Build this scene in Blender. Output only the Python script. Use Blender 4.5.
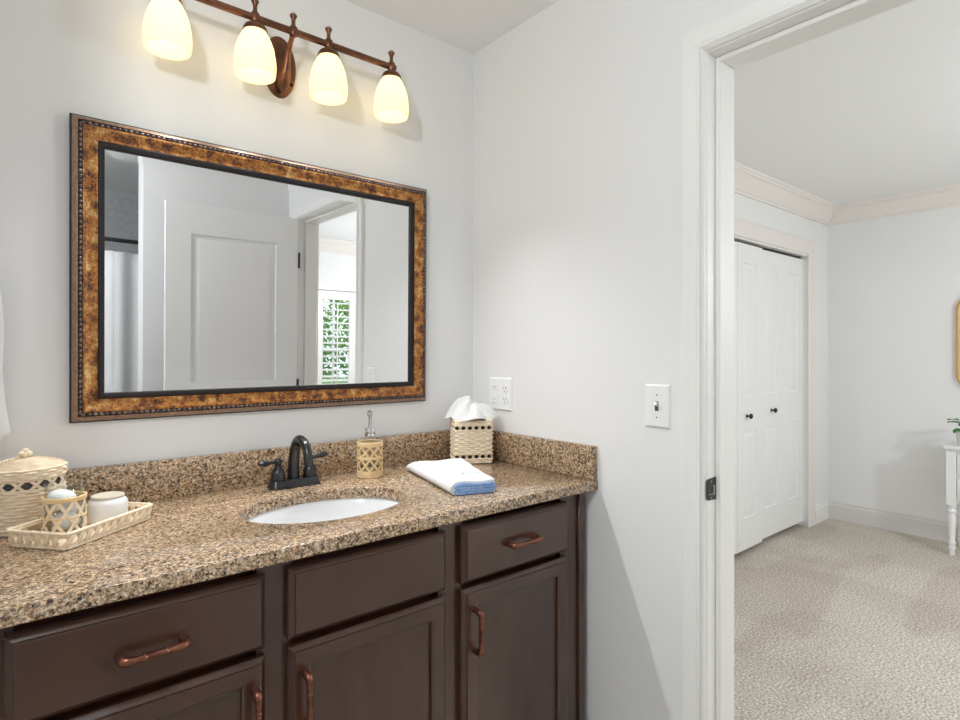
import bpy, bmesh, math, random
from mathutils import Vector, Matrix
PI = math.pi
S = bpy.context.scene
for o in list(bpy.data.objects): bpy.data.objects.remove(o)

# ------------------------------------------------------------------ camera, world, exposure
cd = bpy.data.cameras.new('camera'); cam = bpy.data.objects.new('camera', cd); S.collection.objects.link(cam)
cam.location = (-1.4056, -1.7366, 1.29)
cam.rotation_euler = (PI/2, 0, math.atan2(702, 582.3) - PI/2)
cd.sensor_width = 36; cd.lens = 36*582.3/960; cd.shift_y = -7/960; cd.clip_start = .02
S.camera = cam
S.view_settings.view_transform = 'Standard'; S.view_settings.look = 'None'
S.view_settings.gamma = 1; S.view_settings.use_curve_mapping = False
S.view_settings.exposure = 0.0
S.cycles.sample_clamp_indirect = 3; S.cycles.max_bounces = 14; S.cycles.diffuse_bounces = 8; S.cycles.transparent_max_bounces = 12
W = bpy.data.worlds.new('sky'); S.world = W; W.use_nodes = True
W.node_tree.nodes['Background'].inputs[0].default_value = (.82, .91, 1, 1)
W.node_tree.nodes['Background'].inputs[1].default_value = 2.4
W.cycles.sampling_method = 'NONE'
SPOT_W, BATH_W, BED_W = 17.0, 36.0, 68.0

# ------------------------------------------------------------------ materials
def mat(name, col, rough=.5, metal=0., spec=.5, coat=0., bump=None, var=None, emit=None, trans=0.):
    m = bpy.data.materials.new(name); m.use_nodes = True
    nt = m.node_tree; b = nt.nodes['Principled BSDF']
    b.inputs['Base Color'].default_value = (*col, 1); b.inputs['Roughness'].default_value = rough
    b.inputs['Metallic'].default_value = metal; b.inputs['Specular IOR Level'].default_value = spec
    b.inputs['Coat Weight'].default_value = coat; b.inputs['Transmission Weight'].default_value = trans
    if emit: b.inputs['Emission Color'].default_value = (*emit[0], 1); b.inputs['Emission Strength'].default_value = emit[1]
    tc = nt.nodes.new('ShaderNodeTexCoord')
    if var:                                     # (second colour, noise scale, (stretch xyz), low, high)
        mp = nt.nodes.new('ShaderNodeMapping'); mp.inputs['Scale'].default_value = var[2]
        n = nt.nodes.new('ShaderNodeTexNoise'); n.inputs['Scale'].default_value = var[1]; n.inputs['Detail'].default_value = 6
        r = nt.nodes.new('ShaderNodeValToRGB'); r.color_ramp.elements[0].position = var[3]; r.color_ramp.elements[1].position = var[4]
        r.color_ramp.elements[0].color = (*col, 1); r.color_ramp.elements[1].color = (*var[0], 1)
        nt.links.new(tc.outputs['Object'], mp.inputs[0]); nt.links.new(mp.outputs[0], n.inputs[0])
        nt.links.new(n.outputs[0], r.inputs[0]); nt.links.new(r.outputs[0], b.inputs['Base Color'])
    if bump:                                    # (scale, strength, distance)
        n2 = nt.nodes.new('ShaderNodeTexNoise'); n2.inputs['Scale'].default_value = bump[0]; n2.inputs['Detail'].default_value = 4
        bp = nt.nodes.new('ShaderNodeBump'); bp.inputs['Strength'].default_value = bump[1]; bp.inputs['Distance'].default_value = bump[2]
        nt.links.new(tc.outputs['Object'], n2.inputs[0]); nt.links.new(n2.outputs[0], bp.inputs['Height']); nt.links.new(bp.outputs[0], b.inputs['Normal'])
    return m
M = {}
M['wall'] = mat('wall_paint', (.785, .785, .785), .55, bump=(90, .06, .002))
M['ceil'] = mat('ceiling_paint', (.82, .82, .825), .8, bump=(60, .08, .002))
M['trim'] = mat('trim_paint', (.83, .825, .81), .35)
M['alcove'] = mat('alcove_shade_grey', (.40, .40, .405), .35, var=((.47, .47, .475), 30, (1, 1, 1), .4, .65))  # shade of the alcove is put into this grey; speckle is its own
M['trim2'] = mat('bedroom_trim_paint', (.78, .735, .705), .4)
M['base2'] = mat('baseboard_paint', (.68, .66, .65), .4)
M['door'] = mat('door_paint', (.82, .82, .82), .38)
M['tile'] = mat('floor_tile', (.45, .40, .34), .4, var=((.55, .5, .43), 6, (1, 1, 1), .3, .7))
M['wood'] = mat('espresso_wood', (.040, .0140, .0075), .30, spec=.5, coat=.75, var=((.064, .0235, .012), 5, (1.2, 4, 1.2), .35, .75), bump=(40, .03, .001))
M['wood_in'] = mat('espresso_panel', (.038, .0140, .0075), .32, spec=.5, coat=.7, var=((.062, .0235, .0125), 5, (5, 5, .8), .35, .75))
for q in ('wood', 'wood_in'): M[q].node_tree.nodes['Principled BSDF'].inputs['Coat Roughness'].default_value = .16
M['dark'] = mat('cabinet_inside', (.012, .008, .006), .7)
M['pull'] = mat('rubbed_bronze', (.16, .062, .04), .28, metal=.85, var=((.33, .14, .09), 40, (1, 1, 1), .4, .7))
M['bronze'] = mat('fixture_bronze', (.13, .055, .033), .3, metal=.75, var=((.24, .10, .055), 25, (1, 1, 1), .4, .7))
M['black'] = mat('black_metal', (.055, .056, .058), .22, metal=.8, spec=.6)
M['blk'] = mat('matte_black', (.012, .012, .012), .45)
M['lip'] = mat('dark_lip', (.016, .012, .012), .5, spec=.25)
M['copper'] = mat('copper_moulding', (.27, .165, .11), .32, metal=.35, var=((.42, .28, .20), 120, (1, 1, 1), .4, .65))
M['bead'] = mat('bead_moulding', (.085, .06, .055), .25, metal=.4, var=((.24, .17, .15), 90, (1, 1, 1), .4, .7))
M['chrome'] = mat('chrome', (.75, .75, .76), .1, metal=1.)
M['steel'] = mat('satin_nickel', (.35, .34, .33), .3, metal=1.)
M['porc'] = mat('white_porcelain', (.74, .745, .75), .12, spec=.6)
M['cer'] = mat('white_ceramic', (.76, .76, .75), .3)
M['cream'] = mat('cream_lid', (.58, .52, .42), .5)
M['plate'] = mat('white_plastic', (.84, .84, .83), .3)
M['slot'] = mat('slot_shadow', (.08, .08, .08), .6)
M['wick'] = mat('pale_seagrass', (.76, .61, .44), .75, var=((.90, .78, .61), 60, (1, 1, 3), .35, .65), bump=(260, .35, .002))
M['wick2'] = mat('bleached_palm', (.74, .60, .43), .75, var=((.88, .76, .58), 90, (1, 1, 1), .35, .65), bump=(300, .3, .002))
M['rattan'] = mat('honey_rattan', (.72, .50, .24), .5, var=((.82, .64, .38), 50, (1, 1, 1), .35, .65))
M['tow'] = mat('white_terry', (.70, .705, .715), .95, bump=(420, .5, .004))
M['blue'] = mat('blue_hem', (.16, .32, .66), .85, var=((.34, .50, .80), 240, (1, 1, 1), .4, .6), bump=(420, .5, .003))
M['tiss'] = mat('tissue_paper', (.72, .715, .705), .8)
M['cotton'] = mat('cotton_white', (.9, .91, .93), .95, bump=(200, .3, .003))
M['gold'] = mat('gold_frame', (.62, .36, .12), .3, metal=.6)
M['tpaint'] = mat('white_furniture', (.80, .80, .80), .4)
M['leaf'] = mat('plant_leaf', (.05, .19, .05), .4, var=((.10, .30, .08), 30, (1, 1, 1), .4, .6))
M['soil'] = mat('soil', (.05, .035, .025), .9)
M['pot'] = mat('pot_glaze', (.72, .68, .62), .4)
M['curt'] = mat('curtain_cloth', (.74, .74, .75), .8)
M['tree'] = mat('tree_leaf', (.09, .24, .05), .5, var=((.32, .5, .12), 1.2, (1, 1, 1), .4, .62))
M['bark'] = mat('bark', (.12, .085, .06), .9)
M['lawn'] = mat('lawn', (.12, .24, .06), .9)
M['bulb'] = mat('lit_bulb', (1, 1, 1), .5, emit=((1, .96, .88), 4.0))
M['bulb'].cycles.emission_sampling = 'NONE'

def mirror_mat():
    m = mat('silvered_glass', (.85, .855, .86), .0, metal=1.); return m
M['mirror'] = mirror_mat()
def glass_mat():
    m = bpy.data.materials.new('clear_glass'); m.use_nodes = True; nt = m.node_tree
    out = nt.nodes['Material Output']; nt.nodes.remove(nt.nodes['Principled BSDF'])
    t = nt.nodes.new('ShaderNodeBsdfTransparent'); t.inputs[0].default_value = (.94, .95, .945, 1)
    g = nt.nodes.new('ShaderNodeBsdfGlossy'); g.inputs['Roughness'].default_value = .03
    lw = nt.nodes.new('ShaderNodeLayerWeight'); lw.inputs[0].default_value = .5
    f = nt.nodes.new('ShaderNodeMath'); f.operation = 'POWER'; f.inputs[1].default_value = 3.5; nt.links.new(lw.outputs['Facing'], f.inputs[0])
    f2 = nt.nodes.new('ShaderNodeMath'); f2.operation = 'MULTIPLY_ADD'; f2.inputs[1].default_value = .75; f2.inputs[2].default_value = .04; nt.links.new(f.outputs[0], f2.inputs[0]); f = f2
    x = nt.nodes.new('ShaderNodeMixShader')
    nt.links.new(f.outputs[0], x.inputs[0]); nt.links.new(t.outputs[0], x.inputs[1]); nt.links.new(g.outputs[0], x.inputs[2]); nt.links.new(x.outputs[0], out.inputs[0])
    return m
M['glass'] = glass_mat()
def shade_mat():
    m = bpy.data.materials.new('frosted_shade'); m.use_nodes = True; nt = m.node_tree
    out = nt.nodes['Material Output']; nt.nodes.remove(nt.nodes['Principled BSDF'])
    d = nt.nodes.new('ShaderNodeBsdfDiffuse'); d.inputs[0].default_value = (.86, .82, .70, 1)
    t = nt.nodes.new('ShaderNodeBsdfTranslucent'); t.inputs[0].default_value = (.95, .88, .66, 1)
    x = nt.nodes.new('ShaderNodeMixShader'); x.inputs[0].default_value = .5
    nt.links.new(d.outputs[0], x.inputs[1]); nt.links.new(t.outputs[0], x.inputs[2])
    e = nt.nodes.new('ShaderNodeEmission'); e.inputs[0].default_value = (1, .84, .48, 1); e.inputs[1].default_value = .40
    a = nt.nodes.new('ShaderNodeAddShader'); nt.links.new(x.outputs[0], a.inputs[0]); nt.links.new(e.outputs[0], a.inputs[1])
    nt.links.new(a.outputs[0], out.inputs[0]); m.cycles.emission_sampling = 'NONE'; return m
M['shade'] = shade_mat()
def granite():
    m = mat('speckled_granite', (.4, .3, .2), .22, spec=.55, coat=.35); nt = m.node_tree; b = nt.nodes['Principled BSDF']; L = nt.links.new
    tc = nt.nodes.new('ShaderNodeTexCoord')
    nz = nt.nodes.new('ShaderNodeTexNoise'); nz.inputs['Scale'].default_value = 160; nz.inputs['Detail'].default_value = 3
    mx = nt.nodes.new('ShaderNodeMixRGB'); mx.blend_type = 'LINEAR_LIGHT'; mx.inputs[0].default_value = .005
    L(tc.outputs['Object'], nz.inputs[0]); L(tc.outputs['Object'], mx.inputs[1]); L(nz.outputs['Color'], mx.inputs[2])
    def vor(scale):
        v = nt.nodes.new('ShaderNodeTexVoronoi'); v.inputs['Scale'].default_value = scale; L(mx.outputs[0], v.inputs['Vector'])
        s = nt.nodes.new('ShaderNodeSeparateColor'); L(v.outputs['Color'], s.inputs[0]); return s.outputs[0]
    r = nt.nodes.new('ShaderNodeValToRGB'); r.color_ramp.interpolation = 'CONSTANT'
    stops = [(0, (.012, .010, .009)), (.23, (.085, .046, .024)), (.36, (.25, .145, .075)), (.55, (.43, .285, .16)), (.74, (.62, .45, .29)), (.90, (.33, .28, .24)), (.95, (.72, .60, .45))]
    els = r.color_ramp.elements
    els[0].position = 0; els[0].color = (*stops[0][1], 1); els[1].position = stops[1][0]; els[1].color = (*stops[1][1], 1)
    for p, c in stops[2:]:
        e = els.new(p); e.color = (*c, 1)
    L(vor(290), r.inputs[0])
    r2 = nt.nodes.new('ShaderNodeValToRGB'); r2.color_ramp.interpolation = 'CONSTANT'
    e2 = r2.color_ramp.elements; e2[0].color = (.018, .014, .012, 1); e2[1].position = .22; e2[1].color = (.31, .19, .10, 1)
    e = e2.new(.55); e.color = (.52, .365, .225, 1); e = e2.new(.85); e.color = (.70, .56, .42, 1)
    L(vor(170), r2.inputs[0])
    k = nt.nodes.new('ShaderNodeMixRGB'); k.inputs[0].default_value = .35; L(r.outputs[0], k.inputs[1]); L(r2.outputs[0], k.inputs[2])
    L(k.outputs[0], b.inputs['Base Color']); return m
M['granite'] = granite()
def gilded():
    m = mat('mottled_gilt', (.3, .12, .03), .35, metal=.25, bump=(120, .15, .002)); nt = m.node_tree; b = nt.nodes['Principled BSDF']; L = nt.links.new
    tc = nt.nodes.new('ShaderNodeTexCoord'); mp = nt.nodes.new('ShaderNodeMapping'); mp.inputs['Scale'].default_value = (1, 1, 1)
    L(tc.outputs['Object'], mp.inputs[0])
    n = nt.nodes.new('ShaderNodeTexNoise'); n.inputs['Scale'].default_value = 36; n.inputs['Detail'].default_value = 8; n.inputs['Roughness'].default_value = .7
    L(mp.outputs[0], n.inputs[0])
    n3 = nt.nodes.new('ShaderNodeTexNoise'); n3.inputs['Scale'].default_value = 210; n3.inputs['Detail'].default_value = 4; L(mp.outputs[0], n3.inputs[0])
    mxn = nt.nodes.new('ShaderNodeMixRGB'); mxn.inputs[0].default_value = .27; L(n.outputs[0], mxn.inputs[1]); L(n3.outputs[0], mxn.inputs[2])
    r = nt.nodes.new('ShaderNodeValToRGB'); e = r.color_ramp.elements
    e[0].position = .40; e[0].color = (.03, .012, .006, 1); e[1].position = .62; e[1].color = (.60, .40, .17, 1)
    for p, c in ((.455, (.15, .048, .012)), (.505, (.33, .12, .022)), (.56, (.40, .19, .045))):
        q = e.new(p); q.color = (*c, 1)
    L(mxn.outputs[0], r.inputs[0]); L(r.outputs[0], b.inputs['Base Color']); return m
M['gilt'] = gilded()
def carpet():
    m = mat('cut_pile_carpet', (.5, .45, .38), .95, spec=.1); nt = m.node_tree; b = nt.nodes['Principled BSDF']; L = nt.links.new
    tc = nt.nodes.new('ShaderNodeTexCoord')
    n = nt.nodes.new('ShaderNodeTexNoise'); n.inputs['Scale'].default_value = 105; n.inputs['Detail'].default_value = 3; n.inputs['Roughness'].default_value = .6; L(tc.outputs['Object'], n.inputs[0])
    r = nt.nodes.new('ShaderNodeValToRGB'); e = r.color_ramp.elements
    e[0].position = .34; e[0].color = (.33, .285, .235, 1); e[1].position = .66; e[1].color = (.83, .775, .70, 1)
    L(n.outputs[0], r.inputs[0])
    # vacuumed nap: tracks where the pile lies the other way
    def nap(rot, sc, scale, lo, hi, dark):
        mp = nt.nodes.new('ShaderNodeMapping'); mp.inputs['Rotation'].default_value = (0, 0, rot); mp.inputs['Scale'].default_value = sc; L(tc.outputs['Object'], mp.inputs[0])
        v = nt.nodes.new('ShaderNodeTexNoise'); v.inputs['Scale'].default_value = scale; v.inputs['Detail'].default_value = 5; v.inputs['Roughness'].default_value = .45; L(mp.outputs[0], v.inputs[0])
        q2 = nt.nodes.new('ShaderNodeValToRGB'); q = q2.color_ramp.elements
        q[0].position = lo; q[0].color = (*dark, 1); q[1].position = hi; q[1].color = (1, 1, 1, 1)
        L(v.outputs[0], q2.inputs[0]); return q2.outputs[0]
    def mul(a, c):
        k = nt.nodes.new('ShaderNodeMixRGB'); k.blend_type = 'MULTIPLY'; k.inputs[0].default_value = 1; L(a, k.inputs[1]); L(c, k.inputs[2]); return k.outputs[0]
    out = mul(mul(r.outputs[0], nap(.5, (.6, 1.6, 1), 1.7, .45, .52, (.90, .88, .855))), nap(-.35, (1.7, .5, 1), 1.3, .47, .55, (.93, .925, .915)))
    L(out, b.inputs['Base Color'])
    bp = nt.nodes.new('ShaderNodeBump'); bp.inputs['Strength'].default_value = .35; bp.inputs['Distance'].default_value = .006
    L(n.outputs[0], bp.inputs['Height']); L(bp.outputs[0], b.inputs['Normal']); return m
M['carpet'] = carpet()

# ------------------------------------------------------------------ mesh helpers
class MB:
    def __init__(s): s.v = []; s.f = []
    def add(s, vs, fs):
        n = len(s.v); s.v += [tuple(p) for p in vs]; s.f += [tuple(i+n for i in f) for f in fs]; return s
    def box(s, x0, x1, y0, y1, z0, z1, bev=0., seg=2, mtx=None):
        bm = bmesh.new(); bmesh.ops.create_cube(bm, size=1)
        for v in bm.verts: v.co = ((x0+x1)/2+v.co.x*(x1-x0), (y0+y1)/2+v.co.y*(y1-y0), (z0+z1)/2+v.co.z*(z1-z0))
        if bev: bmesh.ops.bevel(bm, geom=bm.edges[:], offset=bev, segments=seg, affect='EDGES', profile=.5)
        bm.verts.index_update()
        vs = [(mtx @ v.co) if mtx else v.co.copy() for v in bm.verts]
        s.add(vs, [[v.index for v in f.verts] for f in bm.faces]); bm.free(); return s
    def lathe(s, prof, c=(0, 0, 0), n=32, sx=1, sy=1, mtx=None, close=False):
        vs = []; fs = []; k = len(prof)
        for i in range(n):
            a = 2*PI*i/n
            for r, z in prof:
                p = Vector((r*math.cos(a)*sx, r*math.sin(a)*sy, z))
                vs.append((mtx @ p) if mtx else Vector(c)+p)
        for i in range(n):
            j = (i+1) % n
            for q in range(k-1): fs.append((i*k+q, j*k+q, j*k+q+1, i*k+q+1))
        if prof[0][0] > 1e-5 and close: fs.append([i*k for i in range(n)][::-1]); 
        if prof[-1][0] > 1e-5 and close: fs.append([i*k+k-1 for i in range(n)])
        return s.add(vs, fs)
    def tube(s, pts, r, n=10, cap=True, closed=False, flat=None):
        pts = [Vector(p) for p in pts]; m = len(pts); rs = r if isinstance(r, (list, tuple)) else [r]*m
        t0 = (pts[1]-pts[0]).normalized(); up = Vector((0, 0, 1)) if abs(t0.z) < .9 else Vector((0, 1, 0))
        nx = t0.cross(up).normalized(); vs = []
        for i, p in enumerate(pts):
            if closed: t = (pts[(i+1) % m]-pts[i-1]).normalized()
            else: t = (pts[min(i+1, m-1)]-pts[max(i-1, 0)]).normalized()
            nx = (nx - t*nx.dot(t)).normalized(); ny = t.cross(nx)
            for k in range(n):
                a = 2*PI*k/n; vs.append(p+nx*math.cos(a)*rs[i]*(flat[0] if flat else 1)+ny*math.sin(a)*rs[i]*(flat[1] if flat else 1))
        fs = [(i*n+k, i*n+(k+1) % n, (i+1) % m*n+(k+1) % n, (i+1) % m*n+k) for i in range(m if closed else m-1) for k in range(n)]
        if cap and not closed: fs += [tuple(range(n))[::-1], tuple((m-1)*n+k for k in range(n))]
        return s.add(vs, fs)
    def prism(s, poly, z0, z1, ax='z'):
        n = len(poly)
        P = (lambda a, b, c: (a, b, c)) if ax == 'z' else (lambda a, b, c: (a, c, b)) if ax == 'y' else (lambda a, b, c: (c, a, b))
        vs = [P(a, b, z0) for a, b in poly]+[P(a, b, z1) for a, b in poly]
        fs = [tuple(range(n))[::-1], tuple(range(n, 2*n))]+[(i, (i+1) % n, n+(i+1) % n, n+i) for i in range(n)]
        return s.add(vs, fs)
    def loft(s, rings, cap=True, closed=True):
        n = len(rings[0]); vs = [p for r in rings for p in r]
        fs = [(i*n+k, i*n+(k+1) % n, (i+1)*n+(k+1) % n, (i+1)*n+k) for i in range(len(rings)-1) for k in range(n if closed else n-1)]
        if cap: fs += [tuple(range(n))[::-1], tuple((len(rings)-1)*n+k for k in range(n))]
        return s.add(vs, fs)
    def ball(s, c, r, n=12, m=8, sc=(1, 1, 1)):
        pr = [(max(math.sin(PI*i/m), 1e-4)*r, -math.cos(PI*i/m)*r) for i in range(m+1)]
        vs = []; fs = []; k = m+1
        for i in range(n):
            a = 2*PI*i/n
            for q, z in pr: vs.append((c[0]+q*math.cos(a)*sc[0], c[1]+q*math.sin(a)*sc[1], c[2]+z*sc[2]))
        for i in range(n):
            for q in range(m): fs.append((i*k+q, (i+1) % n*k+q, (i+1) % n*k+q+1, i*k+q+1))
        return s.add(vs, fs)
    def build(s, name, m, parent=None, loc=(0, 0, 0), smooth=True, ang=40, rot=None):
        me = bpy.data.meshes.new(name); me.from_pydata([tuple(p) for p in s.v], [], s.f)
        bm = bmesh.new(); bm.from_mesh(me); bmesh.ops.remove_doubles(bm, verts=bm.verts, dist=1e-6)
        bmesh.ops.recalc_face_normals(bm, faces=bm.faces); bm.to_mesh(me); bm.free()
        me.materials.append(M[m] if isinstance(m, str) else m)
        if smooth:
            for p in me.polygons: p.use_smooth = True
            me.set_sharp_from_angle(angle=math.radians(ang))
        o = bpy.data.objects.new(name, me); S.collection.objects.link(o); o.location = loc
        if rot: o.rotation_euler = rot
        if parent: o.parent = parent
        return o
def tag(o, label, cat, group=None, kind=None):
    o['label'] = label; o['category'] = cat
    if group: o['group'] = group
    if kind: o['kind'] = kind
    return o
def thing(name, label, cat, loc=(0, 0, 0), rz=0, group=None, kind=None):
    o = bpy.data.objects.new(name, None); S.collection.objects.link(o); o.empty_display_size = .05
    o.location = loc; o.rotation_euler = (0, 0, rz); return tag(o, label, cat, group, kind)
def copy_tree(o, parent=None):
    c = o.copy(); S.collection.objects.link(c)
    if parent: c.parent = parent
    for ch in [q for q in S.objects if q.parent == o]: copy_tree(ch, c)
    return c
def bez(p0, p1, p2, p3, n):
    p0, p1, p2, p3 = map(Vector, (p0, p1, p2, p3)); r = []
    for i in range(n+1):
        t = i/n; u = 1-t; r.append(p0*u**3+p1*3*u*u*t+p2*3*u*t*t+p3*t**3)
    return r
def struct(mb, name, m, label, cat, parent=None, **k):
    o = mb.build(name, m, parent, **k); return tag(o, label, cat, kind='structure')

# ------------------------------------------------------------------ room shell
ZC, ZB = 2.436, 2.416            # ceilings of bathroom, bedroom
YJ, YH = -.958, -1.720           # jamb faces of the doorway
WT = .12                         # wall thickness
FX = 3.607; CY = .038; WY = -4.15
b = MB().box(-2.45, WT, 0, .12, 0, ZC+.05); struct(b, 'wall_back', 'wall', 'pale grey bathroom wall behind the framed mirror', 'wall')
b = MB().box(0, WT, YJ-.0+.02, 0, 0, ZC+.05).box(0, WT, YH-.02, YJ+.02, 2.08, ZC+.05).box(0, WT, -3.4, YH-.02, 0, ZC+.05)
struct(b, 'wall_right', 'wall', 'pale grey bathroom wall with the outlet, the switch and the doorway', 'wall')
b = MB().box(-1.66, -1.535, -.78, 0, 0, ZC).box(-2.45, -1.535, -.9, -.78, 0, ZC).box(-2.57, -2.45, -3.4, -.78, 0, ZC)
struct(b, 'wall_left', 'wall', 'bathroom side wall at the left end of the vanity', 'wall')
b = MB().box(-.8, 0, -2.01, -1.872, 0, ZC); struct(b, 'wall_front', 'wall', 'short wall behind the open door, seen in the mirror', 'wall')
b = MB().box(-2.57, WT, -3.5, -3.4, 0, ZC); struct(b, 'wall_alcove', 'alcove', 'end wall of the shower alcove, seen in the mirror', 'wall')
b = MB().box(-2.57, WT-.02, -3.5, .12, -.05, 0); struct(b, 'floor', 'tile', 'tan tiled bathroom floor', 'floor')
b = MB().box(-2.57, WT-.001, -3.5, .12, ZC, ZC+.06); struct(b, 'ceiling', 'ceil', 'white bathroom ceiling', 'ceiling')
b = MB().box(WT-.02, FX+.1, WY-.1, .75, -.05, 0); struct(b, 'floor_bedroom', 'carpet', 'beige cut pile carpet of the bedroom beyond the doorway', 'floor')
b = MB().box(WT, FX+.1, WY-.1, .75, ZB, ZB+.06); struct(b, 'ceiling_bedroom', 'ceil', 'white bedroom ceiling seen through the doorway', 'ceiling')
OX0, OX1 = 1.81, 3.225           # closet opening
b = MB().box(WT, OX0-.018, CY, CY+.11, 0, ZB).box(OX1+.018, FX, CY, CY+.11, 0, ZB).box(OX0-.018, OX1+.018, CY, CY+.11, 2.03, ZB)
b.box(OX0-.3, OX1+.3, .68, .74, 0, ZB).box(OX0-.36, OX0-.3, CY+.11, .74, 0, ZB).box(OX1+.3, OX1+.36, CY+.11, .74, 0, ZB)
struct(b, 'wall_closet', 'wall', 'bedroom wall holding the white folding closet doors', 'wall')
b = MB().box(FX, FX+.1, WY-.1, .2, 0, ZB); struct(b, 'wall_far', 'wall', 'far bedroom wall behind the white console table', 'wall')
wins = [(1.20, 1.68), (2.25, 2.95)]; WZ0, WZ1 = .60, 1.885
b = MB(); xs = [WT] + [q for w in wins for q in w] + [FX]
for i in range(0, len(xs), 2): b.box(xs[i], xs[i+1], WY-.12, WY, 0, ZB)
for w in wins: b.box(*w, WY-.12, WY, 0, WZ0).box(*w, WY-.12, WY, WZ1, ZB)
struct(b, 'wall_window', 'wall', 'bedroom window wall, seen in the mirror through the doorway', 'wall')

# door casings: profile (distance from the inner edge, thickness)
CAS = [(0, 0), (0, .009), (.0045, .0150), (.0080, .0085), (.0110, .0160), (.0165, .0160), (.0195, .0100), (.023, .0130), (.040, .0165), (.055, .0185), (.0605, .0175), (.062, .013), (.062, 0)]
def casing3(mb, a0, a1, zt, prof, put):   # a0 < a1 inner edges; put(a, z, h) -> point
    rows = []
    for d, h in prof: rows.append([put(a0-d, 0, h), put(a0-d, zt+d, h), put(a1+d, zt+d, h), put(a1+d, 0, h)])
    mb.loft([[r[i] for r in rows] for i in range(4)], cap=True)
    return mb
b = casing3(MB(), YH-.003, YJ+.003, 2.065, CAS, lambda a, z, h: (-h, a, z))
struct(b, 'trim_1', 'trim', 'white moulded casing around the bathroom side of the doorway', 'trim', ang=12)
b = casing3(MB(), YH-.003, YJ+.003, 2.065, CAS, lambda a, z, h: (WT+h, a, z))
struct(b, 'trim_2', 'trim', 'white moulded casing on the bedroom side of the doorway', 'trim', ang=12)
b = MB().box(0, WT, YJ, YJ+.02, 0, 2.08).box(0, WT, YH-.02, YH, 0, 2.08).box(0, WT, YH, YJ, 2.062, 2.08)
b.box(.04, WT-.004, YJ-.013, YJ, 0, 2.062, .002, 1).box(.04, WT-.004, YH, YH+.013, 0, 2.062, .002, 1).box(.04, WT-.004, YH+.013, YJ-.013, 2.049, 2.062, .002, 1)
jamb = struct(b, 'trim_3', 'trim', 'white door jamb and stop lining the doorway', 'trim')
# strike plate on the jamb
sp = thing('strike_plate', 'dark metal strike plate let into the white door jamb', 'strike plate', (.018, YJ, .938))
pl = []
for (x, z) in ((-.024, .022), (-.019, .027), (.021, .029), (.021, -.029), (-.019, -.027), (-.024, -.022)): pl.append((x, z))
MB().prism(pl, -.0025, 0, 'y').build('plate', 'blk', sp)
MB().box(.004, .013, -.0045, -.0026, -.016, .010, .001, 1).build('latch_hole', 'steel', sp)
MB().box(-.018, .004, -.0040, -.0026, -.014, -.011, .0005, 1).build('latch_lip', 'steel', sp)
MB().ball((-.006, -.003, .020), .003, 10, 6).build('screw', 'steel', sp); MB().ball((-.006, -.003, -.022), .003, 10, 6).build('screw', 'steel', sp)

# panelled leaf: slab in local x (width), z (height), front faces -y, recessed panels with a moulded border
def leaf(mb, w, h, t, panels, rec=.006, bw=.022):
    xs = sorted({0, w, *[p[0] for p in panels], *[p[1] for p in panels]}); zs = sorted({0, h, *[p[2] for p in panels], *[p[3] for p in panels]})
    for sgn, y in ((-1, 0), (1, t)):
        for i in range(len(xs)-1):
            for j in range(len(zs)-1):
                x0, x1, z0, z1 = xs[i], xs[i+1], zs[j], zs[j+1]
                hit = any(p[0] <= x0 and x1 <= p[1] and p[2] <= z0 and z1 <= p[3] for p in panels)
                if not hit: mb.add([(x0, y, z0), (x1, y, z0), (x1, y, z1), (x0, y, z1)], [(0, 1, 2, 3)])
        for (x0, x1, z0, z1) in panels:
            rings = []
            for d, q in ((0, 0), (.004, rec), (bw*.6, rec*1.15), (bw*1.4, rec*.25), (bw*1.4+.004, rec*.2)):
                yy = y - sgn*q
                rings.append([(x0+d, yy, z0+d), (x1-d, yy, z0+d), (x1-d, yy, z1-d), (x0+d, yy, z1-d)])
            mb.loft(rings, cap=False); mb.add(rings[-1], [(0, 1, 2, 3)])
    mb.add([(0, 0, 0), (w, 0, 0), (w, t, 0), (0, t, 0), (0, 0, h), (w, 0, h), (w, t, h), (0, t, h)], [(0, 1, 2, 3), (4, 5, 6, 7), (0, 3, 7, 4), (1, 2, 6, 5)])
    return mb
# bathroom door, open 90 degrees, only seen in the mirror
d1 = thing('door_1', 'white two panel bathroom door standing open, seen in the mirror', 'door', (-.016, YH+.035, .012), kind='structure', rz=PI)
b = leaf(MB(), .712, 2.046, .035, [(.13, .59, .22, .84), (.13, .59, 1.02, 1.885)], rec=.009, bw=.034)
b.build('leaf', 'door', d1, ang=20)
for z in (.22, 1.02, 1.80):
    h = MB().box(-.006, .0005, -.002, .024, z-.045, z+.045, .001, 1).build('hinge', 'blk', d1); MB().lathe([(.0001, z-.047), (.006, z-.047), (.006, z+.047), (.0001, z+.047)], (-.006, -.004, 0), 10).build('hinge_pin', 'blk', h)
for sy in (-.0, .035):
    s = -1 if sy == 0 else 1
    mt = Matrix.Translation((.66, sy, .92)) @ Matrix.Rotation(s*-PI/2, 4, 'X')
    MB().lathe([(.0001, 0), (.03, 0), (.028, .008), (.012, .012), (.011, .035), (.026, .045), (.028, .058), (.018, .067), (.0001, .07)], n=20, mtx=mt).build('door_knob', 'blk', d1)

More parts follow.
